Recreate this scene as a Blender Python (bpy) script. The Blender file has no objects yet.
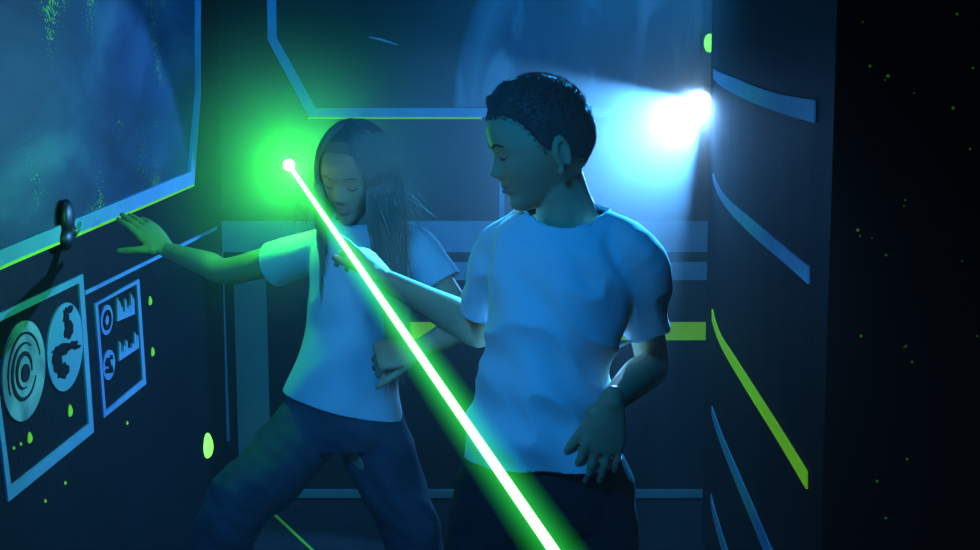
import bpy, bmesh, math, random
from mathutils import Vector as V, Matrix, noise, Quaternion
random.seed(7)
R = math.radians
scn = bpy.context.scene
col = scn.collection
# ------------------------------------------------------------------ camera
CAM = V((0, 0, 1.46)); F = 1500.0; PITCH = math.atan(200 / F)
UP = V((0, math.sin(PITCH), math.cos(PITCH))); FW = V((0, math.cos(PITCH), -math.sin(PITCH)))
def P(px, py, Y):
    d = V((1, 0, 0)) * ((px - 490) / F) + UP * ((275 - py) / F) + FW
    return CAM + d * (Y / d.y)
cd = bpy.data.cameras.new('camera'); co = bpy.data.objects.new('camera', cd); col.objects.link(co)
cd.sensor_width = 36; cd.lens = 36 * F / 980; co.location = CAM
co.rotation_euler = (math.pi / 2 - PITCH, 0, 0); cd.clip_start = .02
scn.camera = co
# ------------------------------------------------------------------ materials
def mat(name, base=(.5, .5, .5), rough=.6, spec=.3, emit=None, es=0, bump=None, var=None, sheen=0, sss=0):
    m = bpy.data.materials.new(name); m.use_nodes = True
    nt = m.node_tree; b = nt.nodes['Principled BSDF']
    b.inputs['Base Color'].default_value = (*base, 1); b.inputs['Roughness'].default_value = rough
    b.inputs['Specular IOR Level'].default_value = spec
    if sheen: b.inputs['Sheen Weight'].default_value = sheen
    if emit:
        b.inputs['Emission Color'].default_value = (*emit, 1); b.inputs['Emission Strength'].default_value = es
    tc = nt.nodes.new('ShaderNodeTexCoord')
    if var:
        n = nt.nodes.new('ShaderNodeTexNoise'); n.inputs['Scale'].default_value = var[0]; n.inputs['Detail'].default_value = 6
        nt.links.new(tc.outputs['Object'], n.inputs['Vector'])
        r = nt.nodes.new('ShaderNodeValToRGB'); r.color_ramp.elements[0].position = .35; r.color_ramp.elements[1].position = .65
        r.color_ramp.elements[0].color = (*base, 1); r.color_ramp.elements[1].color = (*var[1], 1)
        nt.links.new(n.outputs['Fac'], r.inputs['Fac']); nt.links.new(r.outputs['Color'], b.inputs['Base Color'])
    if bump:
        n = nt.nodes.new('ShaderNodeTexNoise'); n.inputs['Scale'].default_value = bump[0]; n.inputs['Detail'].default_value = 4
        nt.links.new(tc.outputs['Object'], n.inputs['Vector'])
        bp = nt.nodes.new('ShaderNodeBump'); bp.inputs['Strength'].default_value = bump[1]; bp.inputs['Distance'].default_value = .01
        nt.links.new(n.outputs['Fac'], bp.inputs['Height']); nt.links.new(bp.outputs['Normal'], b.inputs['Normal'])
    return m
M = {}
M['wall'] = mat('black_wall_paint', (.002, .004, .009), .6, .12, var=(3, (.004, .007, .014)), bump=(60, .15))
M['wallb'] = mat('dark_wall_paint', (.006, .010, .018), .6, .15, var=(2, (.010, .016, .026)))
M['floor'] = mat('dark_floor', (.010, .016, .024), .5, .3, var=(5, (.02, .028, .04)), bump=(40, .2))
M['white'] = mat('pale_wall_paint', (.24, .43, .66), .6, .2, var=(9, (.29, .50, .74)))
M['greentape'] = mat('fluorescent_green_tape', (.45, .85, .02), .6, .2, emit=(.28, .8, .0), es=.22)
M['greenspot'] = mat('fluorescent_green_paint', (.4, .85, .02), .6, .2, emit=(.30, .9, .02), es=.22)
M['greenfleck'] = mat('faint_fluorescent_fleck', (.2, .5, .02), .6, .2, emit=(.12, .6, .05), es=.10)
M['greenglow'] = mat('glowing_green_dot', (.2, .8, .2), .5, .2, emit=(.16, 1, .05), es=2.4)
M['skin'] = mat('skin', (.55, .34, .19), .55, .3, var=(25, (.60, .38, .22)))
M['tee'] = mat('white_cotton', (.74, .78, .82), .85, .1, bump=(350, .12), sheen=.2)
M['jeans'] = mat('blue_denim', (.035, .05, .075), .85, .15, bump=(250, .25), var=(14, (.05, .075, .11)))
M['trouser'] = mat('charcoal_trousers', (.016, .020, .027), .85, .15, bump=(250, .2), var=(14, (.024, .03, .038)))
M['hairb'] = mat('dark_brown_hair', (.09, .065, .05), .6, .3)
M['hairg'] = mat('light_brown_hair', (.30, .22, .15), .5, .35)
M['eye'] = mat('eye_white', (.7, .7, .7), .2, .5)
M['iris'] = mat('iris', (.05, .04, .03), .2, .5)
M['lip'] = mat('lip', (.5, .25, .22), .4, .4)
M['black'] = mat('black_plastic', (.006, .006, .007), .4, .4)
M['shoe'] = mat('white_shoe_leather', (.6, .6, .62), .5, .3)
M['sole'] = mat('rubber_sole', (.3, .3, .3), .7, .2)
M['metal'] = mat('dark_metal', (.05, .05, .06), .35, .5)
M['lens'] = mat('lit_lens', (1, 1, 1), .3, .3, emit=(.55, .85, 1), es=60)
M['beam'] = mat('laser_beam_core', (0, 0, 0), 1, 0, emit=(.49, 1, .52), es=2.3)
M['tip'] = mat('laser_source', (0, 0, 0), 1, 0, emit=(.8, 1, .8), es=5)
# procedural murals
def mural_mat(name, dark, mid, cloud, scale, stretch, lo, hi, fleck=None, planet=None):
    m = bpy.data.materials.new(name); m.use_nodes = True; nt = m.node_tree; L = nt.links.new
    b = nt.nodes['Principled BSDF']; b.inputs['Roughness'].default_value = .5; b.inputs['Specular IOR Level'].default_value = .2
    g = nt.nodes.new('ShaderNodeNewGeometry')
    mp = nt.nodes.new('ShaderNodeMapping'); mp.inputs['Scale'].default_value = stretch
    L(g.outputs['Position'], mp.inputs['Vector'])
    n = nt.nodes.new('ShaderNodeTexNoise'); n.inputs['Scale'].default_value = scale; n.inputs['Detail'].default_value = 7; n.inputs['Roughness'].default_value = .55
    n.inputs['Distortion'].default_value = .4
    L(mp.outputs[0], n.inputs['Vector'])
    r = nt.nodes.new('ShaderNodeValToRGB'); e = r.color_ramp.elements
    e[0].position = lo; e[0].color = (*dark, 1); e[1].position = hi; e[1].color = (*cloud, 1)
    k = e.new((lo + hi) / 2); k.color = (*mid, 1)
    L(n.outputs['Fac'], r.inputs['Fac'])
    out = r.outputs['Color']
    def mix(a, bcol, fac):
        x = nt.nodes.new('ShaderNodeMixRGB'); L(fac, x.inputs['Fac']); L(a, x.inputs[1])
        if isinstance(bcol, tuple): x.inputs[2].default_value = (*bcol, 1)
        else: L(bcol, x.inputs[2])
        return x.outputs[0]
    def math_(op, a, bb=None, clamp=False):
        x = nt.nodes.new('ShaderNodeMath'); x.operation = op; x.use_clamp = clamp
        for i, v in enumerate((a, bb)):
            if v is None: continue
            if isinstance(v, (int, float)): x.inputs[i].default_value = v
            else: L(v, x.inputs[i])
        return x.outputs[0]
    if planet:      # (centre, radius): printed planet limb, space beyond it
        c, rad = planet
        dist = nt.nodes.new('ShaderNodeVectorMath'); dist.operation = 'DISTANCE'
        L(g.outputs['Position'], dist.inputs[0]); dist.inputs[1].default_value = c
        d = math_('SUBTRACT', dist.outputs['Value'], rad)
        f = math_('MULTIPLY', d, 60.0, True)
        out = mix(out, (.012, .022, .035), f)
        h = math_('SUBTRACT', 1.0, math_('MULTIPLY', math_('ABSOLUTE', math_('ADD', d, .05)), 14.0, True), True)
        out = mix(out, (.20, .28, .36), math_('MULTIPLY', h, .75))
    if fleck:
        vo = nt.nodes.new('ShaderNodeTexVoronoi'); vo.inputs['Scale'].default_value = fleck
        L(g.outputs['Position'], vo.inputs['Vector'])
        n2 = nt.nodes.new('ShaderNodeTexNoise'); n2.inputs['Scale'].default_value = 3.2; n2.inputs['Detail'].default_value = 2
        L(g.outputs['Position'], n2.inputs['Vector'])
        s = math_('LESS_THAN', vo.outputs['Distance'], math_('MULTIPLY', math_('SUBTRACT', n2.outputs['Fac'], .50), 2.6))
        out = mix(out, (.25, .55, .03), s)
        L(s, b.inputs['Emission Strength']) if False else None
        b.inputs['Emission Color'].default_value = (.12, .4, .01, 1)
        L(math_('MULTIPLY', s, .14), b.inputs['Emission Strength'])
    L(out, b.inputs['Base Color'])
    return m
# ------------------------------------------------------------------ helpers
def tag(o, label=None, cat=None, group=None, kind=None):
    if label: o['label'] = label
    if cat: o['category'] = cat
    if group: o['group'] = group
    if kind: o['kind'] = kind
    return o
def empty(name, loc=(0, 0, 0)):
    o = bpy.data.objects.new(name, None); o.empty_display_size = .05; o.location = loc; col.objects.link(o); return o
def link(name, me, m, parent=None, smooth=False):
    o = bpy.data.objects.new(name, me); col.objects.link(o)
    if m and not me.materials: me.materials.append(m)
    if smooth:
        for p in me.polygons: p.use_smooth = True
    if parent:
        bpy.context.view_layer.update()
        o.parent = parent; o.matrix_parent_inverse = Matrix.Translation(-parent.location) if parent.parent is None else parent.matrix_world.inverted()
    return o
def obj(name, bm, m, parent=None, smooth=False):
    bmesh.ops.recalc_face_normals(bm, faces=bm.faces[:])
    me = bpy.data.meshes.new(name); bm.to_mesh(me); bm.free()
    return link(name, me, m, parent, smooth)
def box(bm, lo, hi):
    vs = [bm.verts.new((x, y, z)) for x in (lo[0], hi[0]) for y in (lo[1], hi[1]) for z in (lo[2], hi[2])]
    for f in ((0, 1, 3, 2), (4, 6, 7, 5), (0, 4, 5, 1), (2, 3, 7, 6), (0, 2, 6, 4), (1, 5, 7, 3)):
        bm.faces.new([vs[i] for i in f])
    return vs
def slab(bm, pts, n, t):
    """closed polygon extruded from the wall by t along n (sits from 0 to t)"""
    n = V(n).normalized()
    a = [bm.verts.new(p + n * t) for p in pts]; b = [bm.verts.new(p - n * .0005) for p in pts]
    k = len(pts)
    bm.faces.new(a); bm.faces.new(b[::-1])
    for i in range(k): bm.faces.new((a[i], b[i], b[(i + 1) % k], a[(i + 1) % k]))
def band(bm, outer, inner, n, t, closed=True):
    """flat ribbon between two matching polylines, thickness t"""
    n = V(n).normalized(); k = len(outer)
    O = [bm.verts.new(p + n * t) for p in outer]; I = [bm.verts.new(p + n * t) for p in inner]
    O2 = [bm.verts.new(p) for p in outer]; I2 = [bm.verts.new(p) for p in inner]
    for i in range(k if closed else k - 1):
        j = (i + 1) % k
        bm.faces.new((O[i], O[j], I[j], I[i])); bm.faces.new((O2[i], I2[i], I2[j], O2[j]))
        bm.faces.new((O[i], O2[i], O2[j], O[j])); bm.faces.new((I[i], I[j], I2[j], I2[i]))
    if not closed:
        bm.faces.new((O[0], I[0], I2[0], O2[0])); bm.faces.new((O[-1], O2[-1], I2[-1], I[-1]))
def loft(bm, rings, n=20, cap=True):
    """rings: (centre, side vector*rx, depth vector*ry)"""
    L = []
    for c, a, b in rings:
        L.append([bm.verts.new(c + a * math.cos(2 * math.pi * i / n) + b * math.sin(2 * math.pi * i / n)) for i in range(n)])
    for r0, r1 in zip(L, L[1:]):
        for i in range(n): bm.faces.new((r0[i], r0[(i + 1) % n], r1[(i + 1) % n], r1[i]))
    if cap: bm.faces.new(L[0][::-1]); bm.faces.new(L[-1])
    return L
def cat(pts, k=6):
    """Catmull-Rom through tuples of floats"""
    out = []; n = len(pts)
    for i in range(n - 1):
        p0, p1, p2, p3 = pts[max(0, i - 1)], pts[i], pts[i + 1], pts[min(n - 1, i + 2)]
        for j in range(k):
            t = j / k
            out.append(tuple(.5 * (2 * b + (c - a) * t + (2 * a - 5 * b + 4 * c - d) * t * t + (3 * b - a - 3 * c + d) * t ** 3) for a, b, c, d in zip(p0, p1, p2, p3)))
    out.append(tuple(pts[-1])); return out
def limb(bm, pts, n=16, k=5, flat=1.0, nrm=None):
    """pts: (Vector, radius); a smooth tapering limb with round ends. flat squeezes along nrm"""
    s = cat([(*p, r) for p, r in pts], k)
    C = [V(q[:3]) for q in s]; Rr = [max(q[3], .0008) for q in s]
    rings = []; prev = None
    for i, c in enumerate(C):
        d = (C[min(i + 1, len(C) - 1)] - C[max(i - 1, 0)]).normalized()
        if nrm is not None: b = (V(nrm) - d * d.dot(V(nrm))).normalized(); a = b.cross(d)
        else:
            if prev is None: prev = d.orthogonal().normalized()
            a = (prev - d * d.dot(prev)).normalized(); prev = a; b = d.cross(a)
        if i == 0:
            for q in (.95, .75, .4): rings.append((c - d * Rr[0] * math.sin(q * 1.57) * .9, a * Rr[0] * math.cos(q * 1.57), b * Rr[0] * flat * math.cos(q * 1.57)))
        rings.append((c, a * Rr[i], b * Rr[i] * flat))
        if i == len(C) - 1:
            for q in (.4, .75, .95): rings.append((c + d * Rr[i] * math.sin(q * 1.57) * .9, a * Rr[i] * math.cos(q * 1.57), b * Rr[i] * flat * math.cos(q * 1.57)))
    loft(bm, rings, n)
def remeshed(bm, voxel, smooth=3, fac=.5):
    bmesh.ops.recalc_face_normals(bm, faces=bm.faces[:])
    me = bpy.data.meshes.new('tmp'); bm.to_mesh(me); bm.free()
    o = bpy.data.objects.new('tmp', me); col.objects.link(o)
    r = o.modifiers.new('r', 'REMESH'); r.mode = 'VOXEL'; r.voxel_size = voxel; r.use_smooth_shade = True
    if smooth:
        s = o.modifiers.new('s', 'SMOOTH'); s.iterations = smooth; s.factor = fac
    bpy.context.view_layer.update()
    dg = bpy.context.evaluated_depsgraph_get()
    out = bpy.data.meshes.new_from_object(o.evaluated_get(dg))
    bpy.data.objects.remove(o); bpy.data.meshes.remove(me); out.materials.clear()
    return out
def ball(bm, c, r, seg=16, scale=(1, 1, 1), rot=None):
    mtx = Matrix.Translation(c) @ (rot.to_4x4() if rot else Matrix()) @ Matrix.Diagonal((r * scale[0], r * scale[1], r * scale[2], 1))
    bmesh.ops.create_uvsphere(bm, u_segments=seg, v_segments=seg // 2 + 2, radius=1, matrix=mtx)
def tube(bm, pts, r, n=8):
    limb(bm, [(p, r) for p in pts], n=n, k=3)
def ss(a, b, x):
    t = min(1, max(0, (x - a) / (b - a))); return t * t * (3 - 2 * t)
def gs(x, s): return math.exp(-x * x / (2 * s * s))
def interp(tab, x):
    if x <= tab[0][0]: return tab[0][1]
    for (a, u), (b, v) in zip(tab, tab[1:]):
        if x <= b: return u + (v - u) * ss(a, b, x) if False else u + (v - u) * (x - a) / (b - a)
    return tab[-1][1]
# ------------------------------------------------------------------ room
YB = 5.07; H = 2.7
def LW(px, py):     # pixel -> point on the left wall plane  x = -0.978 + 0.01333*y
    d = V((1, 0, 0)) * ((px - 490) / F) + UP * ((275 - py) / F) + FW
    t = -.978 / (d.x - .01333 * d.y); return CAM + d * t
NL = V((1, -.01333, 0)).normalized()
def struct(name, bm, m, smooth=False): return tag(obj(name, bm, m, None, smooth), kind='structure')
bm = bmesh.new(); box(bm, (-1.3, -1.6, -.1), (2.3, YB + .12, 0)); struct('floor', bm, M['floor'])
bm = bmesh.new(); box(bm, (-1.3, -1.6, H), (2.3, YB + .12, H + .1)); struct('ceiling', bm, M['wall'])
bm = bmesh.new(); box(bm, (-1.3, YB, 0), (2.3, YB + .12, H)); struct('wall_back', bm, M['wallb'])
bm = bmesh.new()
a = V((-.978 - .01333 * 1.6, -1.6, 0)); b = V((-.978 + .01333 * YB, YB, 0)); w = NL * -.12
for z in (0,):
    vs = [bm.verts.new(q + V((0, 0, zz))) for zz in (0, H) for q in (a, b, b + w, a + w)]
    for f in ((0, 1, 2, 3), (4, 7, 6, 5), (0, 4, 5, 1), (1, 5, 6, 2), (2, 6, 7, 3), (3, 7, 4, 0)): bm.faces.new([vs[i] for i in f])
struct('wall_left', bm, M['wall'])
bm = bmesh.new(); box(bm, (-1.3, -1.7, 0), (2.3, -1.6, H)); struct('wall_front', bm, M['wall'])
bm = bmesh.new(); box(bm, (2.2, -1.6, 0), (2.3, YB, H)); struct('wall_right', bm, M['wall'])
# curved partition on the right
def RY(px):
    return interp([(690, 4.75), (711.5, 4.66), (713, 4.58), (717, 4.36), (722, 4.16), (730, 3.93), (740, 3.70), (755, 3.42), (770, 3.19), (790, 2.92), (812, 2.67), (835, 2.45)], px)
def RW(px, py):     # on the partition surface: vertical wall, plan found at the horizon
    d = V((1, 0, 0)) * ((px - 490) / F) + UP * ((275 - py) / F) + FW
    lo, hi = 2.0, 5.0
    path = PATH
    best = None
    for (p, q) in zip(path, path[1:]):
        # ray in plan x = d.x/d.y * y
        k = d.x / d.y; dx, dy = q.x - p.x, q.y - p.y
        den = dx - k * dy
        if abs(den) < 1e-9: continue
        s = (k * p.y - p.x) / den
        if -1e-3 <= s <= 1.001:
            y = p.y + s * dy
            if y > 0 and (best is None or y < best[0]): best = (y, V((-dy, dx, 0)).normalized())
    if best is None: best = (4.6, V((-1, 0, 0)))
    y, n = best
    n = n if n.dot(CAM - (CAM + d * (y / d.y))) > 0 else -n
    return CAM + d * (y / d.y), n
hy = 75
PATH = [P(px, hy, RY(px)) for px in (835, 823, 812, 800, 790, 780, 770, 762, 755, 747, 740, 735, 730, 726, 722, 719, 717, 715, 713.8)]
PATH = [V((p.x, p.y, 0)) for p in PATH]
PATH += [V((PATH[-1].x + .003, 4.62, 0)), V((PATH[-1].x + .02, 4.68, 0)), V((PATH[-1].x + .06, 4.72, 0)), V((PATH[-1].x + .14, 4.73, 0))]
bm = bmesh.new()
lo = [bm.verts.new(p) for p in PATH] + [bm.verts.new((1.25, 4.73, 0)), bm.verts.new((1.25, 2.60, 0))]
hi = [bm.verts.new(v.co + V((0, 0, H))) for v in lo]
bm.faces.new(lo[::-1]); bm.faces.new(hi)
for i in range(len(lo)):
    j = (i + 1) % len(lo); bm.faces.new((lo[i], lo[j], hi[j], hi[i]))
struct('wall_partition', bm, M['wall'])
A0 = PATH[0]
bm = bmesh.new()
q = [A0 + V((.001, -.0, 0)), V((1.7, 2.05, 0)), V((1.7, 2.3, 0)), V((1.26, 2.58, 0)), A0 + V((.04, .12, 0))]
lo = [bm.verts.new(p) for p in q]; hi = [bm.verts.new(p + V((0, 0, H))) for p in q]
bm.faces.new(lo[::-1]); bm.faces.new(hi)
for i in range(5): bm.faces.new((lo[i], lo[(i + 1) % 5], hi[(i + 1) % 5], hi[i]))
wn = struct('wall_near', bm, mat('matt_black_wall', (.0015, .0018, .0022), .8, .1))
# flecks on the near black wall
n = V((q[1] - q[0]).y, ) if False else None
dirn = (q[1] - q[0]).normalized(); nn = V((dirn.y, -dirn.x, 0)); nn = nn if nn.y < 0 else -nn
def NW(px, py):
    d = V((1, 0, 0)) * ((px - 490) / F) + UP * ((275 - py) / F) + FW
    t = (q[0] - CAM).dot(nn) / d.dot(nn); return CAM + d * t
bm = bmesh.new()
for (px, py, r) in [(863, 22, 1), (870, 66, 1.4), (888, 76, 1.8), (885, 80, 1), (914, 93, 1), (953, 108, 1.8), (957, 14, 1.4), (973, 68, 1.2), (970, 149, 1.2), (905, 200, 1), (904, 206, 1), (858, 230, 1.8), (860, 236, 1), (886, 255, 1.3), (872, 238, .8), (861, 336, 1.6), (906, 346, 1.2), (904, 347, .8), (912, 362, 1.4), (907, 459, 1.3), (877, 481, 1.4), (886, 518, 1.3), (962, 261, 1), (977, 336, 1)]:
    c = NW(px, py); rr = r * .0016
    slab(bm, [c + dirn * rr * math.cos(a_) * random.uniform(.7, 1.2) + V((0, 0, 1)) * rr * math.sin(a_) for a_ in [i * math.pi / 4 for i in range(8)]], nn, .0008)
o = obj('paint_fleck', bm, M['greenfleck'], wn); tag(o, 'tiny green paint flecks on the black wall', kind='stuff')

# stripes on the curved partition
def stripe(name, rows, m, label):
    s = cat(rows, 5); bm = bmesh.new(); rws = []
    for px, y0, y1 in s:
        p0, n0 = RW(px, y0); p1, n1 = RW(px, y1)
        rws.append([bm.verts.new(p0 + n0 * .004), bm.verts.new(p1 + n1 * .004), bm.verts.new(p1 + n1 * .0003), bm.verts.new(p0 + n0 * .0003)])
    for a, b in zip(rws, rws[1:]):
        for i in range(4): bm.faces.new((a[i], a[(i + 1) % 4], b[(i + 1) % 4], b[i]))
    bm.faces.new(rws[0]); bm.faces.new(rws[-1][::-1])
    return tag(obj(name, bm, m), label, 'stripe', 'stripes on the curved dark wall')
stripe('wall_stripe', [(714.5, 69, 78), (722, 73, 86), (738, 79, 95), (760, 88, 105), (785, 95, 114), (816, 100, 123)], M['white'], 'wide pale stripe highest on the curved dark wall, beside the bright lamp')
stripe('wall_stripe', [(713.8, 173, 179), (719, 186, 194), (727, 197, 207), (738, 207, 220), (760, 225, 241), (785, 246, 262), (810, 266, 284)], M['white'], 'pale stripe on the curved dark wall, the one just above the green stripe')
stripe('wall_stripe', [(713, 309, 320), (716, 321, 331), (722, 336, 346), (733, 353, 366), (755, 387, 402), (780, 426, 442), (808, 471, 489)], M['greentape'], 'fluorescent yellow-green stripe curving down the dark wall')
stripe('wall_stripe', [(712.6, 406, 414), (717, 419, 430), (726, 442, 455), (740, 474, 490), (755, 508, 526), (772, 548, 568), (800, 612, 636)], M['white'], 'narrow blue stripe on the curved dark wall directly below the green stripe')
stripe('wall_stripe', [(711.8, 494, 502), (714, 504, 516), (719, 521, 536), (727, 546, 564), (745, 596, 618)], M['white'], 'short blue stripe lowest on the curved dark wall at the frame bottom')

# back wall
NB = V((0, -1, 0))
def B(px, py): return P(px, py, YB)
def rect(name, x0, y0, x1, y1, m, label, cat_='wall band', group=None):
    bm = bmesh.new(); slab(bm, [B(x0, y0), B(x1, y0), B(x1, y1), B(x0, y1)], NB, .004)
    return tag(obj(name, bm, m), label, cat_, group)
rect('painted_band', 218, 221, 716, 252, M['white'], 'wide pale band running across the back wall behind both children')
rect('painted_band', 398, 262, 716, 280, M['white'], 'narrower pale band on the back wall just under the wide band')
rect('painted_band', 408, 322, 716, 340, M['greentape'], 'yellow-green band on the back wall behind the boy')
rect('painted_strip', 499.5, 182, 504.5, 221, M['white'], 'short upright pale strip on the back wall behind the boy\'s chin')
bm = bmesh.new(); slab(bm, [B(217, 221), B(222, 221), B(230, 441), B(225, 441)], NB, .004)
tag(obj('painted_strip', bm, M['white']), 'thin upright pale line in the corner beside the girl\'s outstretched arm', 'wall band')
bm = bmesh.new(); slab(bm, [B(234, 285), B(266, 278), B(272, 500), B(240, 500)], NB, .004)
tag(obj('painted_strip', bm, mat('teal_grey_paint', (.28, .34, .38), .6, .2)), 'broad upright grey-teal strip on the back wall behind the girl\'s hip', 'wall band')
bm = bmesh.new(); box(bm, (B(262, 500).x, YB - .03, 0), (B(716, 500).x, YB + .0, .015)); tag(obj('baseboard_back', bm, M['wall']), kind='structure')
bm = bmesh.new()
p0 = B(262, 503); p1 = B(716, 510)
box(bm, (p0.x, YB - .035, .012), (B(704, 510).x, YB - .001, .034)); tag(obj('trim_1', bm, mat('skirting_paint', (.3, .33, .36), .6, .2)), kind='structure')
# back mural with its frame
mb = empty('space_mural', (B(500, 60).x, YB, B(500, 60).z)); tag(mb, 'large space mural with a planet in a pale angular frame on the back wall', 'mural')
top = -70
planet_c = B(720, 110); rad = (B(720, 110) - B(458, 110)).length
M['muralb'] = mural_mat('planet_mural', (.02, .045, .10), (.04, .08, .16), (.26, .33, .42), 3.2, (2.2, 1, .8), .42, .66, None, (tuple(planet_c), rad))
inner = [B(275, top), B(276, 38), B(314, 108), B(716, 106), B(716, top)]
bm = bmesh.new(); slab(bm, inner, NB, .003); obj('picture', bm, M['muralb'], mb)
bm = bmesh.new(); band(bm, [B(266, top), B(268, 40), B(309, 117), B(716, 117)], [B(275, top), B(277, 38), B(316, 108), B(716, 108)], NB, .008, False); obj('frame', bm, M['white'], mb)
bm = bmesh.new(); band(bm, [B(308, 119), B(482, 119)], [B(309, 117), B(482, 117)], NB, .008, False); obj('green_edge_line', bm, M['greentape'], mb)
bm = bmesh.new(); band(bm, [B(369, 36.5), B(382, 38.5), B(398, 44.5)], [B(369, 37.5), B(382, 41), B(398, 45.5)], NB, .005, False); obj('comet', bm, M['white'], mb)
# left mural
ml = empty('space_mural', LW(90, 110)); tag(ml, 'blue cloudy space mural in an angular frame on the left wall above the panels', 'mural')
M['murall'] = mural_mat('cloud_mural', (.012, .03, .08), (.028, .07, .16), (.11, .2, .3), 1.6, (1, .6, 1.9), .38, .68, 110)
bm = bmesh.new(); slab(bm, [LW(-60, -120), LW(192, -120), LW(192, 93), LW(185, 175), LW(0, 249), LW(-60, 276)], NL, .01); obj('picture', bm, M['murall'], ml)
bm = bmesh.new(); band(bm, [LW(194.5, -120), LW(194.5, 95), LW(188, 184), LW(0, 262), LW(-60, 289)], [LW(191.5, -120), LW(191.5, 93), LW(184, 172), LW(0, 246), LW(-60, 272)], NL, .02, False); obj('frame', bm, M['white'], ml)
bm = bmesh.new(); band(bm, [LW(188, 186), LW(0, 265.5), LW(-60, 292)], [LW(188, 184), LW(0, 262), LW(-60, 289)], NL, .02, False); obj('green_edge_line', bm, M['greentape'], ml)
# thin line on left wall
bm = bmesh.new(); band(bm, [LW(84, 295), LW(216, 229.5)], [LW(84, 291), LW(216, 226.5)], NL, .004, False)
tag(obj('painted_line', bm, M['white']), 'thin slanting pale line on the left wall under the girl\'s hand', 'wall line')
# panel graphics
def ell(cx, cy, rx, ry, tilt=0, n=40, wob=0):
    out = []
    for i in range(n):
        a = 2 * math.pi * i / n; k = 1 + wob * math.sin(3 * a + 1)
        x = rx * math.cos(a) * k; y = ry * math.sin(a) * k
        out.append(LW(cx + x, cy + y + tilt * x))
    return out
def disc_mat(name, wave):
    m = bpy.data.materials.new(name); m.use_nodes = True; nt = m.node_tree; L = nt.links.new
    b = nt.nodes['Principled BSDF']; b.inputs['Roughness'].default_value = .6
    tc = nt.nodes.new('ShaderNodeTexCoord'); n = nt.nodes.new('ShaderNodeTexNoise')
    n.inputs['Scale'].default_value = 9 if wave else 11; n.inputs['Detail'].default_value = 5; n.inputs['Distortion'].default_value = .6 if wave else .2
    L(tc.outputs['Object'], n.inputs['Vector'])
    r = nt.nodes.new('ShaderNodeValToRGB'); e = r.color_ramp.elements
    if wave: e[0].position = .38; e[1].position = .6; e[0].color = (.2, .23, .26, 1); e[1].color = (.6, .64, .68, 1)
    else: e[0].position = .49; e[1].position = .52; e[0].color = (.55, .6, .65, 1); e[1].color = (.02, .03, .05, 1)
    L(n.outputs['Fac'], r.inputs['Fac']); L(r.outputs['Color'], b.inputs['Base Color']); return m
M['swirl'] = disc_mat('swirled_disc_paint', True); M['cont'] = disc_mat('continent_disc_paint', False)
def frame(o_, i_, parent, m=None):
    bm = bmesh.new(); band(bm, [LW(*p) for p in o_], [LW(*p) for p in i_], NL, .005); obj('frame', bm, m or M['white'], parent)
pg = empty('wall_panel_graphic', LW(45, 385)); tag(pg, 'large painted instrument panel with two planet dials on the left wall', 'wall graphic')
frame([(-16, 320), (81, 274), (92, 432), (6, 502), ], [(-12, 326), (77, 283), (87, 424), (9, 486)], pg)
def spun(parent, cx, cy, rx, ry, m, name='planet_dial'):
    """painted dial: disc plus a darker swirl of arcs"""
    bm = bmesh.new(); slab(bm, ell(cx, cy, rx, ry, -.35), NL, .004); d = obj(name, bm, m, parent); return d
d1 = spun(pg, 22, 371, 21.5, 50, M['swirl'])
for k, (f0, f1, a0, a1) in enumerate([(.52, .60, .3, 5.3), (.30, .40, 1.2, 6.4), (.74, .78, 2.6, 6.0)]):
    bm = bmesh.new(); N = 26
    O, I = [], []
    for i in range(N):
        a = a0 + (a1 - a0) * i / (N - 1); w = math.sin(math.pi * i / (N - 1))
        mid = (f0 + f1) / 2; h = (f1 - f0) / 2 * w + .004
        for Lst, f in ((O, mid + h), (I, mid - h)):
            x = 21.5 * f * math.cos(a); y = 50 * f * math.sin(a); Lst.append(LW(22 + x, 371 + y - .35 * x))
    band(bm, O, I, NL, .006, False); obj('dial_arc', bm, M['wallb'], d1)
bm = bmesh.new(); slab(bm, ell(23, 373, 4, 9, -.35), NL, .0065); obj('dial_centre', bm, M['wallb'], d1)
d2 = spun(pg, 63.5, 347, 18, 44, M['white'])
def blob(cx, cy, pts, parent):
    bm = bmesh.new(); slab(bm, [LW(cx + x, cy + y) for x, y in pts], NL, .006); obj('continent', bm, M['wall'], parent)
random.seed(3)
for (cx, cy, rx, ry) in [(64, 317, 3, 9), (66, 330, 4.5, 9), (60, 349, 9, 6), (55, 361, 4.5, 10), (70, 345, 6.5, 4), (60, 371, 6, 8), (68, 309, 2.5, 4), (75, 347, 4.5, 2)]:
    pts = []
    for i in range(16):
        a = 2 * math.pi * i / 16; k = random.uniform(.72, 1.2); pts.append((rx * k * math.cos(a), ry * k * math.sin(a) - .35 * rx * math.cos(a)))
    blob(cx, cy, pts, d2)
pg2 = empty('wall_panel_graphic', LW(118, 348)); tag(pg2, 'small painted panel with bar charts on the left wall, right of the dial panel', 'wall graphic')
frame([(93, 304), (137.5, 279), (144.5, 384), (102, 418)], [(96, 305), (135, 284), (141, 380), (104, 411)], pg2)
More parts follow.
